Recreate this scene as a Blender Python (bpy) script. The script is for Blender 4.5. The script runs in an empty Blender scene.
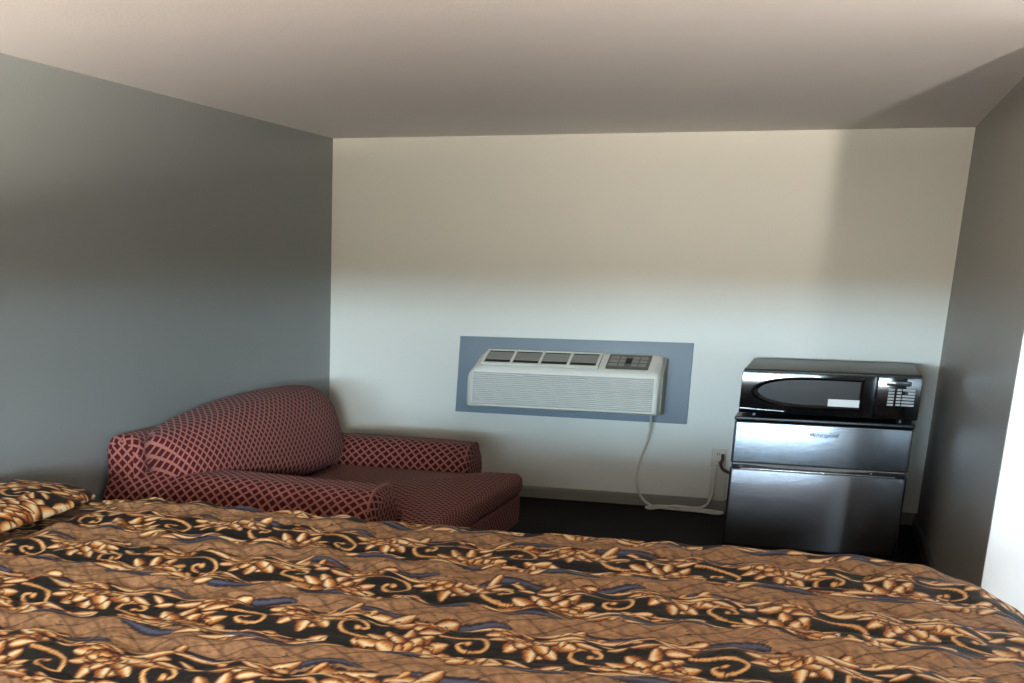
import bpy, bmesh, math
import numpy as np
from mathutils import Vector, Matrix

scene = bpy.context.scene
COL = scene.collection
PI = math.pi
H = 2.44            # ceiling height
W = 4.15            # right wall
EY = -3.75          # outside corner where the right wall ends
NY = -10.0          # wall behind the camera
AX = 5.9            # right side of the alcove
rng = np.random.default_rng(4)

# ------------------------------------------------------------------ materials
def lin(c):
    return tuple(((v/255)/12.92 if v/255 <= .04045 else ((v/255+.055)/1.055)**2.4) for v in c)+(1,)

def new_mat(name):
    m = bpy.data.materials.new(name); m.use_nodes = True
    nt = m.node_tree; b = nt.nodes['Principled BSDF']
    return m, nt, b

def N(nt, kind, **kw):
    n = nt.nodes.new(kind)
    for k, v in kw.items():
        if k.startswith('i_'): n.inputs[k[2:]].default_value = v
        else: setattr(n, k, v)
    return n

def paint(name, rgb, rough=.6, spec=.5, var=.03, scale=3, bump=.0, bscale=150, metal=0, coat=0):
    """flat paint or plastic with a faint mottling and grain"""
    m, nt, b = new_mat(name)
    b.inputs['Roughness'].default_value = rough
    b.inputs['Specular IOR Level'].default_value = spec
    b.inputs['Metallic'].default_value = metal
    b.inputs['Coat Weight'].default_value = coat
    tc = N(nt, 'ShaderNodeTexCoord')
    no = N(nt, 'ShaderNodeTexNoise'); no.inputs['Scale'].default_value = scale; no.inputs['Detail'].default_value = 4
    nt.links.new(tc.outputs['Object'], no.inputs['Vector'])
    c = lin(rgb); mx = N(nt, 'ShaderNodeMix', data_type='RGBA')
    mx.inputs[6].default_value = tuple(v*(1-var) for v in c[:3])+(1,)
    mx.inputs[7].default_value = tuple(min(1, v*(1+var)) for v in c[:3])+(1,)
    nt.links.new(no.outputs['Fac'], mx.inputs[0]); nt.links.new(mx.outputs[2], b.inputs['Base Color'])
    if bump:
        n2 = N(nt, 'ShaderNodeTexNoise'); n2.inputs['Scale'].default_value = bscale
        nt.links.new(tc.outputs['Object'], n2.inputs['Vector'])
        bp = N(nt, 'ShaderNodeBump'); bp.inputs['Strength'].default_value = bump; bp.inputs['Distance'].default_value = .004
        nt.links.new(n2.outputs['Fac'], bp.inputs['Height']); nt.links.new(bp.outputs['Normal'], b.inputs['Normal'])
    return m

M = {}
M['wall_cream'] = paint('wall_cream', (220, 217, 205), .38, .35, .03, 1.5, .25, 60)
M['wall_slate'] = paint('wall_slate', (130, 134, 132), .42, .4, .04, 1.5, .25, 60)
M['wall_taupe'] = paint('wall_taupe', (140, 136, 129), .42, .4, .04, 1.5, .25, 60)
M['wall_white'] = paint('wall_white', (240, 240, 238), .6, .3, .02, 1.5, .2, 60)
M['ceiling'] = paint('ceiling_paint', (240, 234, 229), .75, .2, .02, 2, .35, 90)
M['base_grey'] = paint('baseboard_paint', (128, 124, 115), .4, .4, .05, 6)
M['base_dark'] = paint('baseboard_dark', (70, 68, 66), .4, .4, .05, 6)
M['panel_blue'] = paint('panel_blue_grey', (124, 134, 142), .45, .4, .06, 5, .2, 80)
M['ac_plastic'] = paint('ac_plastic', (232, 228, 216), .4, .4, .02, 8)
M['ac_grille'] = paint('ac_grille', (214, 211, 204), .5, .35, .02, 8)
M['ac_side'] = paint('ac_side_metal', (150, 146, 134), .55, .3, .05, 8)
M['ac_vent'] = paint('ac_vent', (150, 147, 138), .5, .3, .08, 20)
M['dark_gap'] = paint('dark_gap', (40, 38, 36), .7, .2, .1, 20)
M['ac_display'] = paint('ac_display', (92, 90, 84), .35, .4, .25, 30)
M['white_cord'] = paint('white_cord', (214, 208, 196), .45, .4, .03, 20)
M['brown_cord'] = paint('brown_cord', (88, 46, 34), .5, .4, .08, 20)
M['outlet'] = paint('outlet_plastic', (206, 198, 180), .4, .4, .03, 20)
M['black_gloss'] = paint('black_gloss', (10, 10, 11), .08, .6, .1, 10, coat=.3)
M['black_plastic'] = paint('black_plastic', (16, 16, 17), .35, .45, .1, 30)
M['black_case'] = paint('black_case', (30, 30, 30), .38, .5, .08, 30, .1, 200)
M['mw_window'] = paint('microwave_window', (52, 53, 53), .12, .6, .05, 200)
M['key'] = paint('key_print', (176, 176, 172), .5, .3, .05, 60)
M['sticker'] = paint('sticker', (226, 224, 218), .6, .2, .02, 60)
M['chrome'] = paint('chrome_strip', (205, 200, 196), .16, .5, .02, 10, metal=1)
M['logo'] = paint('logo_print', (24, 26, 32), .6, .1, .02, 10)
M['wood_leg'] = paint('dark_wood', (48, 28, 20), .4, .4, .15, 14)
M['mattress'] = paint('mattress_ticking', (200, 196, 188), .8, .2, .04, 20, .2, 100)

def steel():
    m, nt, b = new_mat('brushed_steel')
    b.inputs['Metallic'].default_value = 1
    b.inputs['Roughness'].default_value = .3
    b.inputs['Anisotropic'].default_value = .75
    tc = N(nt, 'ShaderNodeTexCoord'); mp = N(nt, 'ShaderNodeMapping')
    mp.inputs['Scale'].default_value = (2, 2, 260)
    no = N(nt, 'ShaderNodeTexNoise'); no.inputs['Scale'].default_value = 3; no.inputs['Detail'].default_value = 3
    nt.links.new(tc.outputs['Object'], mp.inputs['Vector']); nt.links.new(mp.outputs['Vector'], no.inputs['Vector'])
    cr = N(nt, 'ShaderNodeMix', data_type='RGBA')
    cr.inputs[6].default_value = lin((100, 101, 104)); cr.inputs[7].default_value = lin((130, 132, 136))
    nt.links.new(no.outputs['Fac'], cr.inputs[0]); nt.links.new(cr.outputs[2], b.inputs['Base Color'])
    mr = N(nt, 'ShaderNodeMapRange'); mr.inputs[3].default_value = .2; mr.inputs[4].default_value = .27
    nt.links.new(no.outputs['Fac'], mr.inputs[0]); nt.links.new(mr.outputs[0], b.inputs['Roughness'])
    tg = N(nt, 'ShaderNodeTangent', direction_type='RADIAL', axis='X')
    nt.links.new(tg.outputs[0], b.inputs['Tangent'])
    return m
M['steel'] = steel()

def floor_mat():
    m, nt, b = new_mat('dark_plank_floor')
    b.inputs['Roughness'].default_value = .7; b.inputs['Specular IOR Level'].default_value = .06
    tc = N(nt, 'ShaderNodeTexCoord'); mp = N(nt, 'ShaderNodeMapping'); mp.inputs['Scale'].default_value = (1, 1, 1)
    br = N(nt, 'ShaderNodeTexBrick'); br.offset = .4
    br.inputs['Color1'].default_value = lin((30, 18, 15)); br.inputs['Color2'].default_value = lin((20, 13, 12))
    br.inputs['Mortar'].default_value = lin((14, 9, 8)); br.inputs['Scale'].default_value = 1
    br.inputs['Mortar Size'].default_value = .004; br.inputs['Brick Width'].default_value = 1.6; br.inputs['Row Height'].default_value = .2
    nt.links.new(tc.outputs['Object'], br.inputs['Vector'])
    mp.inputs['Scale'].default_value = (2, 40, 1)
    no = N(nt, 'ShaderNodeTexNoise'); no.inputs['Scale'].default_value = 2; no.inputs['Detail'].default_value = 5
    nt.links.new(tc.outputs['Object'], mp.inputs['Vector']); nt.links.new(mp.outputs['Vector'], no.inputs['Vector'])
    mx = N(nt, 'ShaderNodeMix', data_type='RGBA', blend_type='MULTIPLY'); mx.inputs[0].default_value = .6
    cr = N(nt, 'ShaderNodeValToRGB'); cr.color_ramp.elements[0].color = (.4, .4, .4, 1); cr.color_ramp.elements[0].position = .3
    nt.links.new(no.outputs['Fac'], cr.inputs[0]); nt.links.new(br.outputs['Color'], mx.inputs[6]); nt.links.new(cr.outputs[0], mx.inputs[7])
    nt.links.new(mx.outputs[2], b.inputs['Base Color'])
    return m
M['floor'] = floor_mat()

def lattice_mat(name='lattice_fabric', per=.056, line=.27):
    """woven burgundy diamonds inside a rose-tan lattice; UVs are in metres"""
    m, nt, b = new_mat(name)
    b.inputs['Roughness'].default_value = .85
    b.inputs['Specular IOR Level'].default_value = .12
    b.inputs['Sheen Weight'].default_value = .04
    uv = N(nt, 'ShaderNodeUVMap'); sp = N(nt, 'ShaderNodeSeparateXYZ')
    wn = N(nt, 'ShaderNodeTexNoise'); wn.inputs['Scale'].default_value = 3
    va = N(nt, 'ShaderNodeVectorMath', operation='MULTIPLY_ADD'); va.inputs[1].default_value = (.03, .03, .03)
    nt.links.new(uv.outputs[0], wn.inputs['Vector'])
    nt.links.new(wn.outputs['Color'], va.inputs[0]); nt.links.new(uv.outputs[0], va.inputs[2])
    nt.links.new(va.outputs[0], sp.inputs[0])
    outs = []
    for op in ('ADD', 'SUBTRACT'):
        a = N(nt, 'ShaderNodeMath', operation=op)
        nt.links.new(sp.outputs[0], a.inputs[0]); nt.links.new(sp.outputs[1], a.inputs[1])
        pp = N(nt, 'ShaderNodeMath', operation='PINGPONG'); pp.inputs[1].default_value = per/2
        nt.links.new(a.outputs[0], pp.inputs[0])
        mr = N(nt, 'ShaderNodeMapRange', interpolation_type='SMOOTHSTEP')
        mr.inputs[1].default_value = per*line*.5-.002; mr.inputs[2].default_value = per*line*.5+.003
        mr.inputs[3].default_value = 1; mr.inputs[4].default_value = 0
        nt.links.new(pp.outputs[0], mr.inputs[0]); outs.append(mr)
    mxm = N(nt, 'ShaderNodeMath', operation='MAXIMUM')
    nt.links.new(outs[0].outputs[0], mxm.inputs[0]); nt.links.new(outs[1].outputs[0], mxm.inputs[1])
    wv = N(nt, 'ShaderNodeTexNoise'); wv.inputs['Scale'].default_value = 160
    nt.links.new(uv.outputs[0], wv.inputs['Vector'])
    c = N(nt, 'ShaderNodeMix', data_type='RGBA')
    c.inputs[6].default_value = lin((72, 22, 25)); c.inputs[7].default_value = lin((158, 100, 89))
    nt.links.new(mxm.outputs[0], c.inputs[0])
    c2 = N(nt, 'ShaderNodeMix', data_type='RGBA', blend_type='MULTIPLY'); c2.inputs[0].default_value = .35
    nt.links.new(c.outputs[2], c2.inputs[6]); nt.links.new(wv.outputs['Color'], c2.inputs[7])
    nt.links.new(c2.outputs[2], b.inputs['Base Color'])
    bp = N(nt, 'ShaderNodeBump'); bp.inputs['Strength'].default_value = .4; bp.inputs['Distance'].default_value = .003
    nt.links.new(mxm.outputs[0], bp.inputs['Height']); nt.links.new(bp.outputs['Normal'], b.inputs['Normal'])
    return m
M['lattice'] = lattice_mat()

def print_mat():
    """printed bedspread: the print is a woven-colour attribute, plus a fine weave"""
    m, nt, b = new_mat('printed_bedspread')
    b.inputs['Roughness'].default_value = .62
    b.inputs['Specular IOR Level'].default_value = .3
    at = N(nt, 'ShaderNodeAttribute', attribute_name='print')
    nt.links.new(at.outputs['Color'], b.inputs['Base Color'])
    tc = N(nt, 'ShaderNodeTexCoord'); no = N(nt, 'ShaderNodeTexNoise'); no.inputs['Scale'].default_value = 45; no.inputs['Detail'].default_value = 3
    nt.links.new(tc.outputs['Object'], no.inputs['Vector'])
    bp = N(nt, 'ShaderNodeBump'); bp.inputs['Strength'].default_value = .5; bp.inputs['Distance'].default_value = .01
    nt.links.new(no.outputs['Fac'], bp.inputs['Height']); nt.links.new(bp.outputs['Normal'], b.inputs['Normal'])
    return m
M['print'] = print_mat()

# ------------------------------------------------------------------ object helpers
def obj(name, verts, faces, mat, parent=None, smooth=False, uvs=None):
    me = bpy.data.meshes.new(name); me.from_pydata([tuple(v) for v in verts], [], faces); me.update()
    if smooth: me.polygons.foreach_set('use_smooth', [True]*len(me.polygons))
    if uvs is not None:
        l = me.uv_layers.new(name='UVMap')
        k = 0
        for p, uvp in zip(me.polygons, uvs):
            for li, q in zip(p.loop_indices, uvp): l.data[li].uv = q
    me.materials.append(mat)
    o = bpy.data.objects.new(name, me); COL.objects.link(o)
    if parent: o.parent = parent
    return o

def bm_obj(name, bm, mat, parent=None, smooth=False):
    me = bpy.data.meshes.new(name); bm.normal_update(); bm.to_mesh(me); bm.free()
    if smooth:
        me.polygons.foreach_set('use_smooth', [True]*len(me.polygons))
        try: me.set_sharp_from_angle(angle=math.radians(38))
        except Exception: pass
    me.materials.append(mat)
    o = bpy.data.objects.new(name, me); COL.objects.link(o)
    if parent: o.parent = parent
    return o

def add_box(bm, x0, x1, y0, y1, z0, z1, bev=0, seg=2):
    t = bmesh.new(); bmesh.ops.create_cube(t, size=1)
    for v in t.verts:
        v.co = Vector(((x0+x1)/2+v.co.x*(x1-x0), (y0+y1)/2+v.co.y*(y1-y0), (z0+z1)/2+v.co.z*(z1-z0)))
    if bev: bmesh.ops.bevel(t, geom=t.edges[:], offset=bev, segments=seg, profile=.6, affect='EDGES')
    me = bpy.data.meshes.new('t'); t.to_mesh(me); t.free(); bm.from_mesh(me); bpy.data.meshes.remove(me)

def box(name, x0, x1, y0, y1, z0, z1, mat, parent=None, bev=0, seg=2):
    bm = bmesh.new(); add_box(bm, x0, x1, y0, y1, z0, z1, bev, seg)
    return bm_obj(name, bm, mat, parent, smooth=bev > 0)

def prism(name, pts, axis, a0, a1, mat, parent=None, bev=0, smooth=False):
    """outline pts (2D) extruded along an axis ('y': pts are x,z; 'x': pts are y,z; 'z': pts are x,y)"""
    bm = bmesh.new()
    def P(p, a): return {'y': (p[0], a, p[1]), 'x': (a, p[0], p[1]), 'z': (p[0], p[1], a)}[axis]
    A = [bm.verts.new(P(p, a0)) for p in pts]; B = [bm.verts.new(P(p, a1)) for p in pts]
    bm.faces.new(A); bm.faces.new(B[::-1])
    n = len(pts)
    for i in range(n): bm.faces.new([A[i], B[i], B[(i+1) % n], A[(i+1) % n]])
    bmesh.ops.recalc_face_normals(bm, faces=bm.faces[:])
    if bev: bmesh.ops.bevel(bm, geom=bm.edges[:], offset=bev, segments=2, profile=.6, affect='EDGES')
    return bm_obj(name, bm, mat, parent, smooth or bev > 0)

def catmull(pts, n=8):
    P = [Vector(p) for p in pts]; P = [P[0]*2-P[1]]+P+[P[-1]*2-P[-2]]; out = []
    for i in range(1, len(P)-2):
        a, b, c, d = P[i-1], P[i], P[i+1], P[i+2]
        for k in range(n):
            t = k/n
            out.append(.5*((2*b)+(c-a)*t+(2*a-5*b+4*c-d)*t*t+(3*b-a-3*c+d)*t**3))
    out.append(P[-2]); return out

def tube(name, pts, r, mat, parent=None, sides=8, smoothpath=True):
    path = catmull(pts) if smoothpath else [Vector(p) for p in pts]
    verts, faces = [], []
    up = Vector((0.13, .97, .21)).normalized()
    for i, p in enumerate(path):
        d = (path[min(i+1, len(path)-1)]-path[max(i-1, 0)]).normalized()
        s = d.cross(up)
        if s.length < .05: s = d.cross(Vector((1, 0, 0)))
        s.normalize(); t = s.cross(d)
        for k in range(sides):
            a = 2*PI*k/sides; verts.append(p+(s*math.cos(a)+t*math.sin(a))*r)
    for i in range(len(path)-1):
        for k in range(sides):
            a = i*sides+k; b = i*sides+(k+1) % sides
            faces.append((a, b, b+sides, a+sides))
    faces.append(tuple(range(sides))[::-1]); faces.append(tuple(range(len(verts)-sides, len(verts))))
    return obj(name, verts, faces, mat, parent, True)

def thing(name, loc, label, cat, group=None):
    o = bpy.data.objects.new(name, None); COL.objects.link(o); o.location = loc
    o['label'] = label; o['category'] = cat
    if group: o['group'] = group
    return o

def rebase(root):
    """put a thing's origin at its base: children keep the place they were built in"""
    for c in root.children: 
        c.data.transform(Matrix.Translation(-root.location))
        for g in c.children:
            g.data.transform(Matrix.Translation(-root.location))

def tag(o, label, cat, group=None):
    o['label'] = label; o['category'] = cat
    if group: o['group'] = group
    return o

def struct(o):
    o['kind'] = 'structure'; return o

# ------------------------------------------------------------------ the room
T = .14
struct(box('floor', -T, AX+T, NY-T, T, -.1, 0, M['floor']))
struct(box('ceiling', -T, AX+T, NY-T, T, H, H+.1, M['ceiling']))
struct(box('wall_left', -T, 0, NY-T, T, 0, H, M['wall_slate']))
struct(box('wall_back', 0, W, 0, T, 0, H, M['wall_cream']))
# right wall ends in an outside corner; the alcove's wall turns away from it, painted white
struct(box('wall_right', W, W+T, EY+.012, T, 0, H, M['wall_taupe']))
struct(box('wall_alcove', W+.002, AX, EY, EY+.012, 0, H, M['wall_white']))
struct(box('wall_alcove_side', AX, AX+T, NY, EY+.1, 0, H, M['wall_white']))
# wall behind the camera: a wide window and a narrow opening
WX0, WX1, DX0, DX1, WZ0, WZ1, DZ0 = .9, 3.65, 5.3, 5.6, 1.08, 1.56, .6
bm = bmesh.new()
add_box(bm, 0, AX, NY-T, NY, WZ1, H)
add_box(bm, 0, WX0, NY-T, NY, 0, WZ1); add_box(bm, WX1, DX0, NY-T, NY, 0, WZ1); add_box(bm, DX1, AX, NY-T, NY, 0, WZ1)
add_box(bm, WX0, WX1, NY-T, NY, 0, WZ0); add_box(bm, DX0, DX1, NY-T, NY, 0, DZ0)
struct(bm_obj('wall_near', bm, M['wall_slate']))
def win(name, x0, x1, z0, z1, mull):
    bm = bmesh.new(); w = .035
    add_box(bm, x0-.05, x0+w, NY-.02, NY+.02, z0-.05, z1+.0); add_box(bm, x1-w, x1+.05, NY-.02, NY+.02, z0-.05, z1+.0)
    add_box(bm, x0-.05, x1+.05, NY-.02, NY+.02, z1-.0, z1+.05); add_box(bm, x0-.05, x1+.05, NY-.02, NY+.05, z0-.05, z0)
    for x in mull: add_box(bm, x-.015, x+.015, NY-.06, NY-.03, z0, z1)
    struct(bm_obj(name, bm, M['wall_white']))
win('window_1', WX0, WX1, WZ0, WZ1, [(WX0+WX1)/2])
win('window_2', DX0, DX1, DZ0, WZ1, [])

def baseboard(name, pts_fn, mat): return struct(pts_fn)
prof = [(0, 0), (-.022, 0), (-.022, .062), (-.014, .076), (0, .08)]
struct(prism('baseboard_back', prof, 'x', .02, W, M['base_grey']))
struct(prism('baseboard_left', [(-p[0], p[1]) for p in prof], 'y', NY, 0, M['base_dark']))
struct(prism('baseboard_right', [(W+p[0], p[1]) for p in prof], 'y', EY, -.022, M['base_dark']))

# ------------------------------------------------------------------ lattice-cloth solids
def loft(name, rings, mat, parent, uaxis, uvs_shift=(0, 0), cap_fn=None):
    """rings: list of (ring points, planar?) ; u = position on uaxis, v = perimeter length"""
    n = len(rings[0]); verts = [p for r in rings for p in r]; faces = []; uvs = []
    ref = max(rings, key=lambda r: sum((Vector(r[k])-Vector(r[(k+1) % n])).length for k in range(n)))
    cum = [0]
    for k in range(n): cum.append(cum[-1]+(Vector(ref[k])-Vector(ref[(k+1) % n])).length)
    # running length along the loft so that rounded ends are not stretched
    L = [0]
    for i in range(len(rings)-1):
        d = np.mean([(Vector(rings[i][k])-Vector(rings[i+1][k])).length for k in range(n)]); L.append(L[-1]+d)
    for i in range(len(rings)-1):
        for k in range(n):
            a, b = i*n+k, i*n+(k+1) % n
            faces.append((a, b, b+n, a+n))
            uvs.append([(L[i], cum[k]), (L[i], cum[k+1]), (L[i+1], cum[k+1]), (L[i+1], cum[k])])
    def cap(r, base, rev):
        idx = [base+k for k in range(n)]; o2 = [q for q in range(3) if q != uaxis]
        if rev: idx = idx[::-1]
        faces.append(tuple(idx)); uvs.append([(verts[j][o2[0]], verts[j][o2[1]]) for j in idx])
    for base, rev in ((0, True), (len(verts)-n, False)):
        c0 = [sum(verts[base+k][q] for k in range(n))/n for q in range(3)]; prev = base; o2 = [q for q in range(3) if q != uaxis]
        for f_ in (.8, .6, .4, .2, .03):
            st = len(verts)
            for k in range(n): verts.append(tuple(c0[q]+(verts[base+k][q]-c0[q])*f_ for q in range(3)))
            for k in range(n):
                idx = (prev+k, prev+(k+1) % n, st+(k+1) % n, st+k)
                faces.append(idx); uvs.append([(verts[j][o2[0]], verts[j][o2[1]]) for j in idx])
            prev = st
        cap(None, prev, rev)
    o = obj(name, verts, faces, mat, parent, True, uvs)
    me = o.data
    bm = bmesh.new(); bm.from_mesh(me); bmesh.ops.recalc_face_normals(bm, faces=bm.faces[:]); bm.to_mesh(me); bm.free()
    return o

def rr(cx, cz, hw, hh, r, n=10, pw=1.0):
    """rounded rectangle outline, centre, half sizes, corner radius"""
    out = []; r = min(r, hw, hh)
    for (sx, sz, a0) in ((1, 1, 0), (-1, 1, 90), (-1, -1, 180), (1, -1, 270)):
        for k in range(n+1):
            a = math.radians(a0+90*k/n)
            out.append((cx+sx*(hw-r)+r*math.cos(a), cz+sz*(hh-r)+r*math.sin(a)))
    # even out the straight runs
    res = []
    m = len(out)
    for i in range(m):
        p, q = out[i], out[(i+1) % m]; d = math.hypot(q[0]-p[0], q[1]-p[1]); s = max(1, int(d/.05)) if (i+1) % (n+1) == 0 else 1
        s = 5 if (i+1) % (n+1) == 0 else 1
        for k in range(s): res.append((p[0]+(q[0]-p[0])*k/s, p[1]+(q[1]-p[1])*k/s))
    return res

def ends(a0, a1, r, n=6, mid=14):
    """positions and inset of rings along a loft with rounded ends"""
    S = []
    for k in range(n+1):
        t = PI/2*k/n; S.append((a0+r*(1-math.sin(t)), r*(1-math.cos(t))))
    S = [(a0+r-r*math.cos(PI/2*(1-k/n)) if False else a0+r*(1-math.cos(PI/2*k/n)), r*(1-math.sin(PI/2*k/n))) for k in range(n+1)]
    for k in range(1, mid): S.append((a0+r+(a1-a0-2*r)*k/mid, 0))
    S += [(a1-r*(1-math.cos(PI/2*k/n)), r*(1-math.sin(PI/2*k/n))) for k in range(n, -1, -1)]
    return S

chair = thing('armchair', (1.0, -2.15, 0), 'wide burgundy armchair with rose diamond lattice fabric in the left corner beyond the bed', 'armchair')
# arms: rolled tops, running along X
def arm(yc, hw, x0, x1, zt, wig):
    rings = []
    for (x, ins) in ends(x0, x1, .06):
        t = (x-x0)/(x1-x0)
        zz = zt+.012*math.sin(t*3.1+wig)
        ring = []
        for (yy, z) in rr(yc, (zz+.06)/2, hw-ins, (zz-.06)/2-ins, .15):
            # roll: wider near the top than lower down
            f = 1+.10*math.exp(-((z-(zz-.13))/.10)**2)
            ring.append((x, yc+(yy-yc)*f, z))
        rings.append(ring)
    return loft('arm', rings, M['lattice'], chair, 0)
a1 = arm(-1.17, .21, .10, 1.44, .515, 0)
a2 = arm(-3.21, .235, .015, 1.50, .55, 1)
def piping(x, yc, hw, zt, par):
    pts = [(x, p[0], p[1]) for p in rr(yc, (zt+.06)/2, hw, (zt-.06)/2, .15)]
    tube('piping', pts+[pts[0]], .007, M['lattice'], par, 6, False)
piping(1.415, -1.17, .20, .512, a1); piping(1.475, -3.21, .225, .547, a2)
# seat cushion: T shape in plan, thick, crowned
def slab(name, outline, z0, z1, r, crown, mat, par, rings_in=8):
    c = Vector((sum(p[0] for p in outline)/len(outline), sum(p[1] for p in outline)/len(outline)))
    # resample + smooth outline
    pts = []
    n = len(outline)
    for i in range(n):
        p, q = Vector(outline[i]), Vector(outline[(i+1) % n]); m = max(1, int((q-p).length/.03))
        for k in range(m): pts.append(p+(q-p)*k/m)
    for _ in range(5): pts = [(pts[i-1]+pts[i]*2+pts[(i+1) % len(pts)])/4 for i in range(len(pts))]
    n = len(pts)
    nor = []
    for i in range(n):
        d = pts[(i+1) % n]-pts[i-1]; nor.append(Vector((d.y, -d.x)).normalized())
    s = 1 if sum(nor[i].dot(pts[i]-c) for i in range(n)) > 0 else -1
    nor = [v*s for v in nor]
    cum = [0]
    for i in range(n): cum.append(cum[-1]+(pts[(i+1) % n]-pts[i]).length)
    rings = []; kinds = []
    zc = (z0+z1)/2
    def inset(d): return [pts[i]-nor[i]*d for i in range(n)]
    K = 5
    for sgn in (-1, 1):
        seq = [(r*(1-math.sin(PI/2*k/K)), (z0+r*(1-math.cos(PI/2*k/K))) if sgn < 0 else (z1-r*(1-math.cos(PI/2*k/K)))) for k in range(K+1)]
        if sgn > 0: seq = seq[::-1]
        for d, z in seq: rings.append([(q.x, q.y, z) for q in inset(d)])
    verts = [v for R in rings for v in R]; faces = []; uvs = []
    for i in range(len(rings)-1):
        for k in range(n):
            a, b = i*n+k, i*n+(k+1) % n; faces.append((a, b, b+n, a+n))
            uvs.append([(cum[k], i*.03+rings[i][0][2]), (cum[k+1], i*.03+rings[i][0][2]), (cum[k+1], (i+1)*.03+rings[i+1][0][2]), (cum[k], (i+1)*.03+rings[i+1][0][2])])
    top = rings[-1]; base = len(verts)-n
    prev = base
    for j in range(1, rings_in+1):
        f = 1-j/(rings_in+.0) if j < rings_in else .02
        st = len(verts)
        for k in range(n):
            x = c.x+(top[k][0]-c.x)*f; y = c.y+(top[k][1]-c.y)*f
            verts.append((x, y, z1+crown*(1-f**2)))
        for k in range(n):
            a, b = prev+k, prev+(k+1) % n; a2_, b2_ = st+k, st+(k+1) % n
            faces.append((a, b, b2_, a2_)); uvs.append([(verts[q][0], verts[q][1]) for q in (a, b, b2_, a2_)])
        prev = st
    faces.append(tuple(prev+k for k in range(n))); uvs.append([(verts[prev+k][0], verts[prev+k][1]) for k in range(n)])
    faces.append(tuple(range(n))[::-1]); uvs.append([(verts[k][0], verts[k][1]) for k in range(n)][::-1])
    o = obj(name, verts, faces, mat, par, True, uvs)
    bm = bmesh.new(); bm.from_mesh(o.data); bmesh.ops.recalc_face_normals(bm, faces=bm.faces[:]); bm.to_mesh(o.data); bm.free()
    return o
seat = slab('seat_cushion', [(.55, -2.93), (1.53, -2.93), (1.53, -3.30), (1.76, -3.30), (1.79, -1.28), (1.53, -1.28), (1.53, -1.40), (.55, -1.40)],
            .235, .365, .05, .05, M['lattice'], chair)
# base under the cushion, with lattice cloth
slab('base', [(.12, -3.30), (1.75, -3.30), (1.77, -1.24), (.12, -1.24)], .045, .232, .02, 0, M['lattice'], chair, 3)
for (x, y) in ((.22, -3.2), (.22, -1.32), (1.62, -3.2), (1.62, -1.32)):
    prism('leg', [(x-.035, y-.035), (x+.035, y-.035), (x+.035, y+.035), (x-.035, y+.035)], 'z', 0, .06, M['wood_leg'], chair)
# back frame: upright against the left wall
rings = []
for (y, ins) in ends(-3.40, -1.02, .05):
    t = (y+3.36)/2.34
    zt = .745-.03*t
    rings.append([(x, y, z) for (x, z) in rr(.125, (zt+.06)/2, .105-ins*.8, (zt-.06)/2-ins*.8, .09)])
loft('back_frame', rings, M['lattice'], chair, 1)
# back cushion: a big soft pillow, leaning on the frame; high at the far end, slumping at the near end
rings = []
y0, y1 = -3.37, -1.36
for t in [.5-.5*math.cos(PI*k/44) for k in range(45)]:
    y = y0+(y1-y0)*t; ins = 0
    e_ = (1-abs(2*t-1)**(7 if t < .5 else 11))**.5
    zt = .762+.100*math.sin(PI/2*min(1, t/.8))
    zb = .47-.10*min(1, t*1.6)
    th = .15+.04*math.sin(PI*t)
    xc = .38+.125*min(1, t*1.3)
    ring = []
    th = .02+th*e_; hh = (zt-zb)/2*(.80+.20*e_)
    for (x, z) in rr(0, 0, th, hh, min(.13, th)):
        belly = 1+.22*math.cos(PI/2*z/((zt-zb)/2))
        lean = -.30*(z+hh)      # leans back to the wall
        ring.append((max(.03, xc+x*belly+lean), y, (zt+zb)/2+z))
    rings.append(ring)
bc = loft('back_cushion', rings, M['lattice'], chair, 1)
bl = bc.data.uv_layers[0].data
for lp in bc.data.loops:
    q = bc.data.vertices[lp.vertex_index].co
    bl[lp.index].uv = (q.y+.8*q.x+.10*math.sin(q.z*3), q.z-.55*q.x+.05*math.sin(q.y*2.2))
rebase(chair)

# ------------------------------------------------------------------ the bedspread print (drawn as vertex colours of the cloth)
TW, TH = 330, 275       # tile: .66 m along the band, .55 m across
SS = 2
tw, th_ = TW*SS, TH*SS
def L3(c): return np.array(lin(c)[:3])
tile = np.zeros((th_, tw, 3))
yy, xx = np.mgrid[0:th_, 0:tw]
U = xx/SS; V = yy/SS
def fbm(seed, fx, fy, oct=4):
    r = np.random.default_rng(seed); out = np.zeros((th_, tw))
    for o in range(oct):
        for _ in range(5):
            a = r.integers(1, 3+fx*2**o+1); b_ = r.integers(0, fy*2**o+1); ph = r.uniform(0, 2*PI); s = r.choice([-1, 1])
            out += np.sin(2*PI*(a*U/TW+s*b_*V/TH)+ph)/(1.7**o)/5
    return out
n1 = fbm(1, 3, 3); n2 = fbm(2, 8, 8); n3 = fbm(7, 20, 20, 3)
lo = 4+7*np.sin(2*PI*U/TW*2+.6)+8*n1+9*n2; hi = 172+8*np.sin(2*PI*U/TW*2+2)+8*n1+10*n2
inblack = (V > lo) & (V < hi)
tan = L3((172, 134, 94))[None, None]*(1+.25*n1+.40*n2+.40*n3)[..., None]
pink = L3((156, 114, 84)); tan = tan*(.72)+pink*.28
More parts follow.
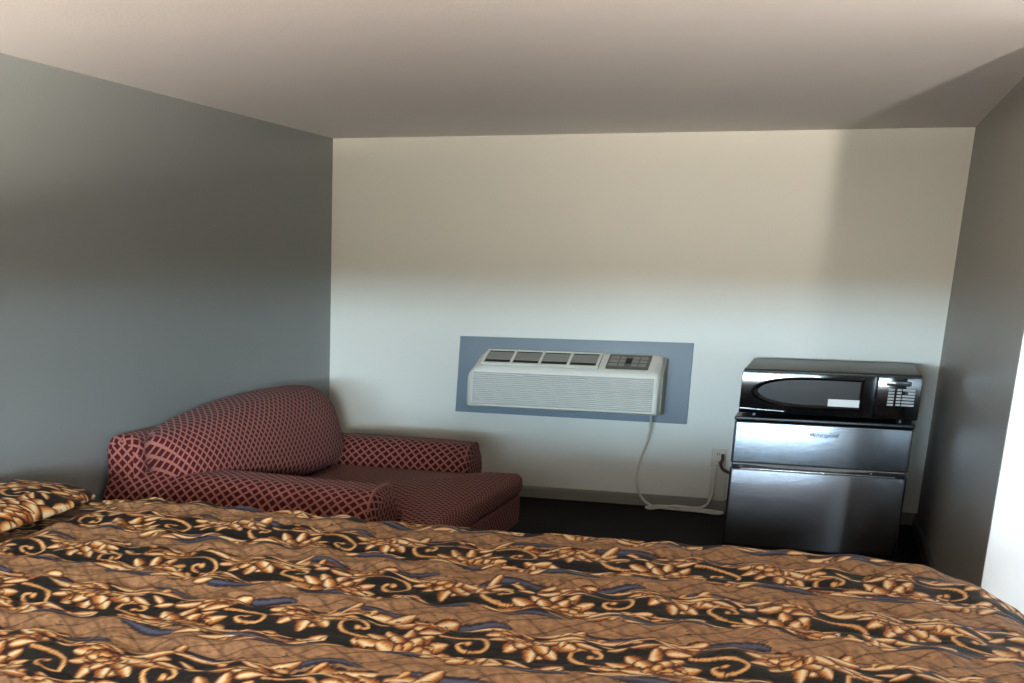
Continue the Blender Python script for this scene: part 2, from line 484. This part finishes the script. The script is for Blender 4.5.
# scratchy diamond trellis on the tan ground
for s in (1, -1):
    d = np.abs(((U+s*V*1.2)*1.0+3*n1) % 55-27.5)
    k = np.clip(1.4-d/2.6, 0, 1)[..., None]; tan = tan*(1-k*.8)+L3((74, 42, 28))*k*.8
d = np.abs(((U*.35+V)+5*n1) % 23-11.5); k = np.clip(1-d/1.8, 0, 1)*(n2 > .05); tan = tan*(1-k[..., None]*.8)+L3((78, 46, 32))*k[..., None]*.8
spots = ((n2+n1*.6) > 1.0)[..., None]; tan = np.where(spots, L3((52, 34, 30))[None, None], tan)
black = L3((15, 13, 14))[None, None]*np.ones((th_, tw, 1)); g = np.clip(n1*1.5, 0, 1)[..., None]; black = black*(1-g)+L3((14, 24, 18))*g
tile[:] = np.where(inblack[..., None], black, tan)

def stamp(cx, cy, r, col, soft=1.0, alpha=1.0):
    cx *= SS; cy *= SS; r *= SS
    R = int(r*1.45+3)
    xs = np.arange(int(cx)-R, int(cx)+R+1); ys = np.arange(int(cy)-R, int(cy)+R+1)
    dd = np.hypot(xs[None]-cx, (ys[:, None]-cy)/1.45)
    a = (np.clip((r-dd)/soft+.5, 0, 1)*alpha)[..., None]
    ix = np.ix_(ys % th_, xs % tw)
    tile[ix] = tile[ix]*(1-a)+col*a
def stroke(P, w, cols, wf, n=26):
    """curved leaf: P control points of a bezier; cols = list of (scale, offset, colour)"""
    P = [np.array(p, float) for p in P]
    pts = []
    for i in range(n+1):
        t = i/n
        if len(P) == 3: q = P[0]*(1-t)**2+2*P[1]*t*(1-t)+P[2]*t*t
        else: q = P[0]*(1-t)**3+3*P[1]*t*(1-t)**2+3*P[2]*t*t*(1-t)+P[3]*t**3
        pts.append(q)
    for sc, off, col in cols:
        for i, q in enumerate(pts):
            t = i/n; r = w*wf(t)*sc
            if r < .3: continue
            d = pts[min(i+1, n)]-pts[max(i-1, 0)]; d = d/(np.hypot(*d)+1e-9); nn = np.array([-d[1], d[0]])
            stamp(q[0]+nn[0]*off*w*wf(t), q[1]+nn[1]*off*w*wf(t), r, col)
OUT, OR, GO, CR, WH = L3((60, 28, 14)), L3((164, 98, 46)), L3((214, 150, 82)), L3((244, 204, 140)), L3((255, 240, 200))
leafw = lambda t: (math.sin(PI*min(1, t*.92+.06)))**.7*(.45+.75*t)
def leaf(x, y, ang, ln, w, curl=.35, s=1):
    a = math.radians(ang); d = np.array([math.cos(a), math.sin(a)]); n_ = np.array([-d[1], d[0]])*s
    p0 = np.array([x, y]); p1 = p0+d*ln*.55+n_*ln*curl*.1; p2 = p0+d*ln+n_*ln*curl
    w *= .98
    stroke([p0, p1, p2], w, [(1.34, 0, OUT), (1, 0, OR), (.74, .20*s, GO), (.50, .30*s, CR), (.26, .35*s, WH)], leafw)
    if ln > 40:      # small side lobe, as on acanthus leaves
        q0 = p0+(p1-p0)*.6; d2 = d*.6-n_*.8
        stroke([q0, q0+d2*ln*.22, q0+d2*ln*.36+d*ln*.06], w*.62, [(1.34, 0, OUT), (1, 0, OR), (.7, .2, GO), (.4, .3, CR)], leafw)
def stem(P, w):
    stroke(P, w, [(1.6, 0, OUT), (1, 0, GO), (.5, .2, CR)], lambda t: 1-.35*t, 40)
def fan(x, y, a0, a1, n, ln, w):
    for i in range(n):
        t = i/(n-1); a = a0+(a1-a0)*t; mid = 1-abs(t-.5)*.7
        leaf(x, y, a, ln*mid, w, .4*(1 if t > .5 else -1)*abs(t-.5)*2+.05, 1)
def scroll(x, y, s, f=1, sz=1):
    """C scroll with a rolled end; s = left/right, f = up/down"""
    P = [(x-s*46*sz, y-f*30*sz), (x+s*28*sz, y-f*52*sz), (x+s*52*sz, y+f*34*sz), (x-s*2*sz, y+f*22*sz)]
    stem(P, 3.7*sz); P2 = [(x-s*2*sz, y+f*22*sz), (x-s*20*sz, y+f*16*sz), (x-s*18*sz, y-f*4*sz), (x-s*2*sz, y-f*0*sz)]
    stem(P2, 3.1*sz); 
    for (r, c) in ((6.6, OUT), (5, GO), (3, CR)): stamp(x-s*1*sz, y, r*sz, c)
# blue ribbons beside the leaf bands
BL = [(1.3, 0, L3((24, 22, 34))), (1, 0, L3((46, 48, 68))), (.5, .25, L3((88, 94, 116)))]
for (x, y, l, s) in ((20, 188, 120, 1), (185, 190, 105, -1), (95, -9, 115, -1), (255, -8, 105, 1)):
    stroke([(x, y), (x+l*.3, y+10*s), (x+l*.7, y-10*s), (x+l, y)], 7, BL, lambda t: math.sin(PI*t)**.5)
# leaves along both edges of the band
r_ = np.random.default_rng(11)
for i in range(9):
    x = i*TW/9+r_.uniform(-7, 7); y = 169+9*math.sin(2*PI*x/TW*2+2)
    leaf(x, y-4, r_.uniform(-30, 50), r_.uniform(36, 58), r_.uniform(8, 12), .3, 1 if i % 2 else -1)
    x = i*TW/9+15; y = 9+8*math.sin(2*PI*x/TW*2+.6)
    leaf(x, y+4, r_.uniform(160, 240), r_.uniform(34, 54), r_.uniform(7, 11), .3, 1 if i % 2 else -1)
# the two facing scrolls with acanthus sprays
for s, cx in ((-1, 84), (1, 250)):
    fan(cx+s*40, 104, 90-s*5, 90-s*110, 6, 54, 10)
    fan(cx-s*46, 122, 90+s*20, 90+s*100, 5, 46, 10)
    fan(cx-s*34, 44, -90+s*50, -90-s*50, 4, 42, 8)
    fan(cx+s*30, 36, -90+s*10, -90+s*80, 2, 42, 8)
scroll(84, 82, -1, 1, .95); scroll(250, 82, 1, -1, .95)
fan(167, 20, 14, 166, 9, 90, 11)
fan(167, 24, 50, 130, 4, 62, 12)
fan(2, 150, -166, -14, 9, 90, 11)
fan(2, 146, -130, -50, 4, 62, 12)
for k in range(5):
    leaf(r_.uniform(0, TW), r_.uniform(20, 140), r_.uniform(0, 360), r_.uniform(22, 38), r_.uniform(5, 8), .3, r_.choice([-1, 1]))
tile = np.clip(tile*np.array([.72, .68, .66])[None, None], 0, 1)

def print_colour(u, v):
    """cloth coordinates in metres -> linear colour (alternate bands are shifted by half a repeat)"""
    vb = (v/.55); row = np.floor(vb).astype(int)
    u2 = u+.012*np.sin(v*7+u*3)+np.where(row % 2 == 0, 0, .33)+row*.05
    v2 = np.mod(vb+.045*np.sin(u*5.2+row*1.7)+.02*np.sin(u*17.0+row), 1)
    px = np.mod(u2/.66*tw, tw).astype(int) % tw; py = np.mod(v2*th_, th_).astype(int) % th_
    return tile[py, px]

def cloth_obj(name, X, Y, Z, U_, V_, parent=None, closed=False):
    ny, nx = X.shape
    co = np.stack([X, Y, Z], -1).reshape(-1, 3).astype(np.float32)
    i = np.arange(ny-1)[:, None]*nx+np.arange(nx-1)[None]
    F = np.stack([i, i+1, i+nx+1, i+nx], -1).reshape(-1, 4)
    me = bpy.data.meshes.new(name)
    me.vertices.add(len(co)); me.vertices.foreach_set('co', co.ravel())
    me.loops.add(F.size); me.loops.foreach_set('vertex_index', F.ravel().astype(np.int32))
    me.polygons.add(len(F)); me.polygons.foreach_set('loop_start', (np.arange(len(F))*4).astype(np.int32))
    me.polygons.foreach_set('use_smooth', np.ones(len(F), bool))
    me.update(calc_edges=True); me.validate()
    col = np.ones((len(co), 4), np.float32); col[:, :3] = print_colour(U_, V_).reshape(-1, 3)
    a = me.color_attributes.new('print', 'FLOAT_COLOR', 'POINT'); a.data.foreach_set('color', col.ravel())
    me.materials.append(M['print'])
    o = bpy.data.objects.new(name, me); COL.objects.link(o)
    if parent: o.parent = parent
    return o

# ------------------------------------------------------------------ bed, bedspread, pillow
bed = thing('bed', (2.05, -6.3, 0), 'low wide bed across the foreground, its head against the grey left wall', 'bed')
bm = bmesh.new(); add_box(bm, .08, 3.90, -8.02, -4.62, .30, .565, .10, 3); bm_obj('mattress', bm, M['mattress'], bed, True)
bm = bmesh.new(); add_box(bm, .10, 3.90, -8.02, -4.62, .12, .298, .04, 2); bm_obj('box_spring', bm, M['mattress'], bed, True)
for (x, y) in ((.25, -7.9), (.25, -4.75), (3.75, -7.9), (3.75, -4.75)):
    prism('leg', [(x-.04, y-.04), (x+.04, y-.04), (x+.04, y+.04), (x-.04, y+.04)], 'z', 0, .12, M['wood_leg'], bed)
rebase(bed)

RC = .42
IX0, IX1, IY0, IY1, R = .02, 4.0-RC, -8.02+RC, -4.60-RC, .22
ZT = .645
s = np.concatenate([np.arange(IX0, 4.0, .0052), np.arange(4.0, IX1+RC+.70, .008)])
t = np.concatenate([np.arange(IY0-RC-.6, -6.95, .03), np.arange(-6.95, -4.35, .0065), np.arange(-4.35, IY1+RC+.66, .02)])
S, Tt = np.meshgrid(s, t)
dx = np.maximum(S-IX1, 0); dy = np.where(Tt > IY1, Tt-IY1, np.where(Tt < IY0, Tt-IY0, 0))
hy = np.hypot(dx, dy); d = np.maximum(hy-RC, 0); arc = R*PI/2
ang = np.clip(d/R, 0, PI/2)
hor = np.minimum(hy, RC)+R*np.sin(ang); ver = R*(1-np.cos(ang))+np.maximum(d-arc, 0)
ux = np.where(hy > 0, dx/np.maximum(hy, 1e-9), 0); uy = np.where(hy > 0, dy/np.maximum(hy, 1e-9), 0)
flare = np.maximum(d-arc, 0)*.06+.012*np.sin((S*uy+Tt*ux)*14)*np.clip((d-arc)/.2, 0, 1)
X = np.minimum(S, IX1)+ux*(hor+flare); Y = np.clip(Tt, IY0, IY1)+uy*(hor+flare)
Z = ZT-np.minimum(ver, ZT-.03-.01*np.sin(S*9))-.02*np.clip((S-3.3)/.8, 0, 1)**2
# quilting: padded humps along each band, puckers across
topm = np.clip(1-d/arc, 0, 1)
vph = (Tt+4.4-.40)/.55
q = .019*np.abs(np.sin(PI*vph*2+.35*np.sin(S*3.1)))**.7
q2 = .006*np.sin(S*2*PI/.21+2*np.sin(Tt*6))+.004*np.sin(S*31+Tt*17)+.004*np.sin(Tt*47-S*9)
Z = Z+(q+q2*.9)*np.clip(topm*1.4, 0, 1)
Z += .010*np.sin(S*1.7+1)*topm
pm = 1/(1+np.exp((S-.80)/.035))/(1+np.exp((Tt+4.52)/.03))
Z -= .05*pm + (q+q2*.9)*pm*np.clip(topm*1.4, 0, 1)
# drawn up over nothing at the head: the spread lies flat under the pillow
spread = cloth_obj('bedspread', X, Y, Z, S, Tt+4.10)
tag(spread, 'quilted bedspread with black, gold leaf and tan bands covering the whole bed', 'bedspread')

# pillow in the same printed cloth, lying at the far head corner
def pillow(x0, x1, y0, y1, zb, ht):
    n = 150
    a = np.linspace(0, 1, n); b = np.linspace(0, 1, n*2)
    parts = []
    for sgn in (1, -1):
        A, B = np.meshgrid(a, b)
        px = 2*A-1; py = 2*B-1
        e = np.clip(1-np.abs(px)**2.6, 0, 1)**.5*np.clip(1-np.abs(py)**3.2, 0, 1)**.5
        k = 1-.16*(np.abs(px)*np.abs(py))**2
        X_ = (x0+x1)/2+px*k*(x1-x0)/2*(1-.03*np.cos(py*PI/2)*0); Y_ = (y0+y1)/2+py*k*(y1-y0)/2
        if sgn > 0: Z_ = zb+ht*.36+ht*.64*e+.006*np.sin(px*9+py*5)*e
        else: Z_ = zb+ht*.36-ht*.36*e
        if sgn < 0: X_, Y_, Z_, A, B = X_[:, ::-1], Y_[:, ::-1], Z_[:, ::-1], A[:, ::-1], B[:, ::-1]
        parts.append((X_, Y_, Z_, B*(y1-y0)*.8+.2, A*(x1-x0)*.8+.28))
    return parts
pp = pillow(.03, .74, -6.1, -4.50, .622, .105)
o1 = cloth_obj('pillow', *pp[0]); o2 = cloth_obj('tmp', *pp[1])
bmj = bmesh.new(); bmj.from_mesh(o1.data); bmj.from_mesh(o2.data); bmesh.ops.remove_doubles(bmj, verts=bmj.verts[:], dist=.0004)
bmj.to_mesh(o1.data); bmj.free(); bpy.data.objects.remove(o2)
tag(o1, 'low pillow in matching black and gold leaf print at the head of the bed', 'pillow')

# ------------------------------------------------------------------ the air conditioner and its surround
fr = prism('wall_panel', [(.984, .584), (2.622, .579), (2.618, 1.119), (.998, 1.114)], 'y', -.022, 0, M['panel_blue'], None, .004)
tag(fr, 'blue-grey painted board framing the air conditioner on the cream wall', 'panel')
ac = thing('air_conditioner', (1.8, 0, .62), 'white wall air conditioner with louvred front set in the blue-grey board', 'air conditioner')
AX0, AX1, ZB, ZTp = 1.135, 2.445, .652, 1.034
# profile (depth, z) seen from the side
pf = [(-.024, ZB-.02), (-.30, ZB), (-.335, ZB+.02), (-.34, ZTp-.125), (-.325, ZTp-.095), (-.14, ZTp-.022), (-.10, ZTp), (-.024, ZTp)]
def smooth_prof(p, it=1):
    for _ in range(it):
        q = [p[0]]
        for i in range(len(p)-1):
            a, b = p[i], p[i+1]; q += [(a[0]*.8+b[0]*.2, a[1]*.8+b[1]*.2), (a[0]*.2+b[0]*.8, a[1]*.2+b[1]*.8)]
        q.append(p[-1]); p = q
    return p
pf = smooth_prof(pf, 1)
nP = len(pf); verts = []; faces = []
cols_ = [(0, .17), (.010, .12), (.026, .075), (.05, .038), (.08, .012), (.12, 0)]
xs = [(AX0+a, i_) for a, i_ in cols_]+[(AX1-a*.45, i_*.35) for a, i_ in cols_[::-1]]
for x, ins in xs:
    for (dy_, z) in pf:
        zc_ = (ZB+ZTp)/2
        zz = z-ins*max(0, (z-zc_))/(ZTp-zc_)*.9; yv = dy_*(1-ins*.8)
        verts.append((x, yv, zz))
for i in range(len(xs)-1):
    for k in range(nP-1):
        a = i*nP+k; faces.append((a, a+1, a+1+nP, a+nP))
    faces.append((i*nP+nP-1, i*nP, (i+1)*nP, (i+1)*nP+nP-1))
faces.append(tuple(range(nP))); faces.append(tuple(range(len(verts)-nP, len(verts)))[::-1])
cov = obj('cover', verts, faces, M['ac_plastic'], ac, True)
bmx = bmesh.new(); bmx.from_mesh(cov.data); bmesh.ops.recalc_face_normals(bmx, faces=bmx.faces[:]); bmx.to_mesh(cov.data); bmx.free()
cov.data.set_sharp_from_angle(angle=math.radians(50))
# metal sleeve side behind the cover, seen at the right
prism('sleeve', [(-.022, ZB-.012), (-.22, ZB+.004), (-.24, ZB+.03), (-.24, ZTp-.105), (-.13, ZTp-.05), (-.08, ZTp-.02), (-.022, ZTp-.02)], 'x', AX0+.06, AX1+.018, M['ac_side'], ac, .004)
# louvred front grille
bm = bmesh.new(); gx0, gx1, gz0, gz1 = AX0+.055, AX1-.03, ZB+.028, ZTp-.135
nl = 17
add_box(bm, gx0, gx1, -.3415, -.33, gz0, gz1)
for i in range(nl):
    z = gz0+(i+.5)*(gz1-gz0)/nl; h = (gz1-gz0)/nl
    v = [bm.verts.new(p) for p in ((gx0, -.341, z-h*.42), (gx1, -.341, z-h*.42), (gx1, -.352, z-h*.1), (gx0, -.352, z-h*.1), (gx1, -.341, z+h*.30), (gx0, -.341, z+h*.30))]
    bm.faces.new([v[0], v[1], v[2], v[3]]); bm.faces.new([v[3], v[2], v[4], v[5]])
bm_obj('front_grille', bm, M['ac_grille'], ac)
# things on the sloping top: frame of reference along the slope
def slope(x0, x1, t0, t1, lift, th, name, mat, bev=.002):
    A = Vector((0, -.325, ZTp-.095)); B = Vector((0, -.12, ZTp-.014)); d_ = B-A; n_ = Vector((0, -d_.z, d_.y)).normalized()
    if n_.z < 0: n_ = -n_
    bm = bmesh.new(); vs = []
    lift += .007
    for l in (lift, lift-th):
        for (x, t_) in ((x0, t0), (x1, t0), (x1, t1), (x0, t1)):
            p = A+d_*t_+n_*l; vs.append(bm.verts.new((x, p.y, p.z)))
    for f in ((0, 1, 2, 3), (7, 6, 5, 4), (0, 4, 5, 1), (1, 5, 6, 2), (2, 6, 7, 3), (3, 7, 4, 0)): bm.faces.new([vs[i] for i in f])
    bmesh.ops.recalc_face_normals(bm, faces=bm.faces[:])
    return bm
gx = [1.235, 2.035]
ob = bm_obj('air_outlet', slope(gx[0], gx[1], .10, .98, .006, .02, '', None), M['dark_gap'], ac)
bm = bmesh.new()
def merge(bm, b2):
    me = bpy.data.meshes.new('t'); b2.to_mesh(me); b2.free(); bm.from_mesh(me); bpy.data.meshes.remove(me)
for i in range(4):
    x0 = gx[0]+.018+i*(gx[1]-gx[0]-.02)/4; x1 = gx[0]+.002+(i+1)*(gx[1]-gx[0]-.02)/4-.002
    merge(bm, slope(x0, x1, .34, .86, .010, .006, '', None))
bm_obj('louvre', bm, M['ac_vent'], ac)
bm = bmesh.new()
for i in range(5):
    x = gx[0]+.008+i*(gx[1]-gx[0]-.016)/4; merge(bm, slope(x-.009, x+.009, .08, .97, .014, .012, '', None))
merge(bm, slope(gx[0], gx[1], .02, .12, .012, .012, '', None)); merge(bm, slope(gx[0], gx[1], .97, 1.03, .012, .012, '', None))
bm_obj('outlet_rib', bm, M['ac_plastic'], ac)
cp = bm_obj('control_panel', slope(2.085, 2.365, .10, 1.0, .008, .012, '', None), M['ac_display'], ac)
for i, (x0, x1) in enumerate(((2.10, 2.155), (2.165, 2.20), (2.25, 2.29), (2.30, 2.345))):
    bm = bmesh.new()
    for (t0, t1) in ((.2, .36), (.46, .62), (.70, .84)): merge(bm, slope(x0, x1, t0, t1, .011, .004, '', None))
    bm_obj('button', bm, M['ac_side'], ac)
bm_obj('display', slope(2.206, 2.244, .38, .72, .011, .004, '', None), M['dark_gap'], ac)
# power cord
cord = tube('power_cord', [(2.40, -.20, .660), (2.39, -.10, .56), (2.372, -.045, .458), (2.335, -.04, .33), (2.318, -.04, .2), (2.335, -.045, .115), (2.385, -.06, .045), (2.46, -.10, .014),
      (2.60, -.14, .010), (2.76, -.15, .010), (2.885, -.20, .010), (2.93, -.15, .010), (2.88, -.11, .012), (2.70, -.13, .024), (2.50, -.115, .024), (2.415, -.15, .012), (2.46, -.17, .010), (2.60, -.11, .03), (2.74, -.10, .025), (2.815, -.07, .05), (2.845, -.05, .14), (2.845, -.045, .26), (2.846, -.05, .322), (2.846, -.034, .335)],
      .0085, M['white_cord'], ac)
cord['label'] = 'white power cord hanging down and looping along the floor'
rebase(ac)
# outlet with its raceway
ol = thing('wall_outlet', (2.86, 0, .28), 'beige wall outlet with vertical cable cover beside the refrigerator', 'outlet')
box('face_plate', 2.805, 2.905, -.014, 0, .30, .425, M['outlet'], ol, .004)
for z in (.335, .390):
    s_ = box('socket', 2.832, 2.872, -.0175, -.013, z-.018, z+.018, M['outlet'], ol, .002)
    for x in (2.844, 2.858): box('socket_slot', x, x+.004, -.0182, -.0165, z-.008, z+.008, M['dark_gap'], s_)
box('cable_cover', 2.812, 2.922, -.024, 0, .07, .298, M['outlet'], ol, .005)
rebase(ol)

# ------------------------------------------------------------------ refrigerator
FX0, FX1, FY, FB, FT = 3.012, 3.975, -1.30, -.22, .782
fg = thing('refrigerator', (3.49, -.75, 0), 'small two-door stainless steel refrigerator with black case by the back wall', 'refrigerator')
box('body', FX0, FX1, FY+.09, FB, .035, FT-.022, M['black_case'], fg, .008)
bm = bmesh.new(); add_box(bm, FX0-.006, FX1+.006, FY+.012, FB, FT-.022, FT, .008, 3); bm_obj('top_panel', bm, M['black_plastic'], fg, True)
def door(name, z0, z1):
    return box(name, FX0+.004, FX1-.004, FY, FY+.078, z0, z1, M['steel'], fg, .009, 3)
d1 = door('freezer_door', .517, FT-.027)
d2 = door('refrigerator_door', .022, .480)
for d_, z0, z1 in ((d1, .517, FT-.027), (d2, .022, .480)):
    for x in (FX0+.002, FX1-.002): box('door_edge', x-.004, x+.004, FY+.006, FY+.085, z0, z1, M['black_plastic'], d_)
# grip strip between the doors: black recess, slim bright lip with a sagging centre
box('grip_recess', FX0+.01, FX1-.01, FY+.014, FY+.08, .478, .519, M['black_plastic'], fg, .002)
pts_t = []
n = 24
for i in range(n+1):
    t_ = i/n; x = FX0+.012+(FX1-FX0-.024)*t_; pts_t.append((x, .516-.0))
for i in range(n, -1, -1):
    t_ = i/n; x = FX0+.012+(FX1-FX0-.024)*t_; pts_t.append((x, .509-.012*max(0, math.sin(PI*min(1, max(0, (t_-.12)/.70))))**.5))
prism('door_handle', pts_t, 'y', FY-.012, FY+.02, M['chrome'], d1, 0)
box('door_handle', FX0+.05, FX1-.06, FY-.006, FY+.02, .481, .4865, M['chrome'], d2, .002)
for x in (FX0+.06, FX1-.19):
    bm = bmesh.new(); bmesh.ops.create_uvsphere(bm, u_segments=16, v_segments=10, radius=.009)
    for v in bm.verts: v.co = Vector((x+v.co.x*(2.2 if x < 3.3 else 1), FY-.002+v.co.y, .497+v.co.z*.7))
    bm_obj('hinge_cap', bm, M['chrome'], fg, True)
for x in (FX0+.07, FX1-.07):
    for y in (FY+.12, FB-.07): prism('foot', [(x+.02*math.cos(k*PI/5), y+.02*math.sin(k*PI/5)) for k in range(10)], 'z', 0, .036, M['black_plastic'], fg)
# maker's word on the freezer door
cu = bpy.data.curves.new('brand_text', 'FONT'); cu.body = 'Whirlpool'; cu.size = .062; cu.extrude = .002; cu.offset = .0012; cu.align_x = 'CENTER'; cu.shear = .15; cu.space_character = 1.02
to = bpy.data.objects.new('t', cu); COL.objects.link(to)
bpy.context.view_layer.update()
me = bpy.data.meshes.new_from_object(to.evaluated_get(bpy.context.evaluated_depsgraph_get())); bpy.data.objects.remove(to)
me.transform(Matrix.Translation((3.505, FY-.0005, .690)) @ Matrix.Rotation(PI/2, 4, 'X') @ Matrix.Diagonal((.60, .52, 1, 1)))
me.materials.clear(); me.materials.append(M['logo'])
lg = bpy.data.objects.new('logo', me); COL.objects.link(lg); lg.parent = d1
ring = tube('logo_swirl', [(3.505+(.066)*math.cos(a), FY-.001, .700+.015*math.sin(a)) for a in np.linspace(.5, 5.2, 26)], .0016, M['logo'], d1, 6, False)
pl = tube('power_cord', [(2.882, -.05, .395), (2.884, -.048, .36), (2.876, -.05, .325), (2.90, -.06, .29), (2.97, -.10, .27), (3.05, -.12, .25)], .011, M['brown_cord'], fg)
pl['label'] = 'short brown plug cord'
rebase(fg)

# ------------------------------------------------------------------ microwave
MX0, MX1, MY, MB_, MZ0, MZ1 = 3.028, 3.982, -1.315, -.28, .806, 1.053
mw = thing('microwave', (3.5, -.8, FT), 'black microwave oven with oval window sitting on top of the refrigerator', 'microwave')
bm = bmesh.new(); add_box(bm, MX0, MX1, MY+.04, MB_, MZ0, MZ1, .012, 3); bm_obj('case', bm, M['black_case'], mw, True)
XS = 3.752
dr = box('door', MX0-.002, XS, MY-.004, MY+.045, MZ0+.002, MZ1-.012, M['black_gloss'], mw, .005, 3)
# bullet-shaped window with a raised glossy frame around it
def bullet(x0, x1, z0, z1, n=22):
    zc_, hz = (z0+z1)/2, (z1-z0)/2; L_ = (x1-x0)*.50
    p = [(x1, z0), (x1, z1)]
    for k in range(n+1):
        a = PI/2+PI*k/n; p.append((x0+L_+L_*math.cos(a), zc_+hz*math.sin(a)))
    return p
prism('window', bullet(3.120, 3.668, .868, 1.006), 'y', MY-.0055, MY+.002, M['mw_window'], dr)
fo, fi = bullet(3.082, 3.685, .846, 1.022), bullet(3.120, 3.668, .868, 1.006)
bm = bmesh.new(); nF = len(fo)
A = [bm.verts.new((p[0], MY-.004, p[1])) for p in fo]; B = [bm.verts.new((.6*p[0]+.4*q[0], MY-.013, .6*p[1]+.4*q[1])) for p, q in zip(fo, fi)]; C_ = [bm.verts.new((q[0], MY-.0052, q[1])) for q in fi]
for i in range(nF):
    j = (i+1) % nF; bm.faces.new([A[i], A[j], B[j], B[i]]); bm.faces.new([B[i], B[j], C_[j], C_[i]])
bmesh.ops.recalc_face_normals(bm, faces=bm.faces[:]); bm_obj('window_frame', bm, M['black_gloss'], dr, True)
prism('trim_strip', [(MX0+.004, .838), (MX0+.10, .832), (MX0+.25, .826), (MX0+.25, .823), (MX0+.10, .828), (MX0+.004, .832)], 'y', MY-.007, MY+.002, M['chrome'], dr)
box('sticker', 3.506, 3.672, MY-.0148, MY-.0135, .866, .906, M['sticker'], dr)
cpn = box('control_panel', XS+.003, MX1+.002, MY-.004, MY+.045, MZ0+.002, MZ1-.012, M['black_gloss'], mw, .005, 3)
for i, (x, w_) in enumerate(((3.818, .030), (3.862, .030), (3.888, .030), (3.920, .034))):
    for j in range(6):
        z = .972-j*.0165
        if i == 2 and j in (1,): continue
        box('key', x-.002 if i != 2 else x+.001, x+w_ if i not in (1,) else x+.022, MY-.0065, MY-.0035, z-.0055, z+.0055, M['key'], cpn, .0015)
box('display', 3.80, 3.93, MY-.0062, MY-.0035, .993, 1.018, M['mw_window'], cpn, .002)
for x in (MX0+.08, MX1-.08):
    for y in (MY+.12, MB_-.08): prism('foot', [(x+.02*math.cos(k*PI/5), y+.02*math.sin(k*PI/5)) for k in range(10)], 'z', FT, MZ0+.003, M['black_plastic'], mw)
rebase(mw)

# ------------------------------------------------------------------ light: daylight and two added fills through the openings behind the camera
def area(name, x0, x1, y, z0, z1, col, L, horizontal=False):
    """rectangular light source; L is its radiance"""
    l = bpy.data.lights.new(name, 'AREA'); l.shape = 'RECTANGLE'
    if horizontal:
        sx, sy = x1-x0, z1-z0; loc = ((x0+x1)/2, (z0+z1)/2, y); rot = (PI, 0, 0)
    else:
        sx, sy = x1-x0, z1-z0; loc = ((x0+x1)/2, y, (z0+z1)/2); rot = (PI/2, 0, 0)
    l.size, l.size_y = sx, sy; l.color = col; l.energy = L*PI*sx*sy
    o = bpy.data.objects.new(name, l); COL.objects.link(o); o.location = loc; o.rotation_euler = rot
    return o
area('sky_low', -6, 9, -20, 1.55, 1.9, (.56, .81, 1.0), 350)
area('sky_high', -6, 9, -20, 1.9, 7.0, (.75, .88, 1.0), 24)
area('alcove_fill', 6.2, 7.6, -20, 1.55, 3.2, (.80, .91, 1.0), 560)  # added fill beyond the narrow opening, brightens the low part of the alcove wall
area('upper_wall_fill', -6, 9, -20, .0, 1.55, (1.0, .94, .82), 54)  # added warm fill, no known building; evens out the dark band on the upper walls
area('sunlit_ground', -4, 4.4, -.05, -19.8, -12.3, (1.0, .92, .83), 145, True)
area('sunlit_pavement', 6.0, 9, -.05, -19.8, -13, (1.0, .91, .81), 950, True)

w = bpy.data.worlds.new('world'); scene.world = w; w.use_nodes = True
w.node_tree.nodes['Background'].inputs[0].default_value = (.7, .85, 1, 1); w.node_tree.nodes['Background'].inputs[1].default_value = .5

# ------------------------------------------------------------------ camera
cam = bpy.data.cameras.new('camera'); co = bpy.data.objects.new('camera', cam); COL.objects.link(co)
f, cx, cy = 1307.99, 330.61, 676.53
r = Vector((0.93732388, 0.34816204, 0.01439203)); u = Vector((-0.11816684, 0.27873218, 0.95307133)); fw = Vector((-0.32781174, 0.89503718, -0.30240354))
m = Matrix(((r.x, u.x, -fw.x, 3.4780940), (r.y, u.y, -fw.y, -9.37711), (r.z, u.z, -fw.z, 1.6078948), (0, 0, 0, 1)))
co.matrix_world = m
cam.sensor_width = 36; cam.sensor_fit = 'HORIZONTAL'; cam.lens = f*36/1024
cam.shift_x = (512-cx)/1024; cam.shift_y = (cy-341.5)/1024
cam.clip_start = .05
scene.camera = co
vs = scene.view_settings
vs.view_transform = 'Standard'; vs.look = 'None'; vs.gamma = 1; vs.exposure = .12; vs.use_curve_mapping = False
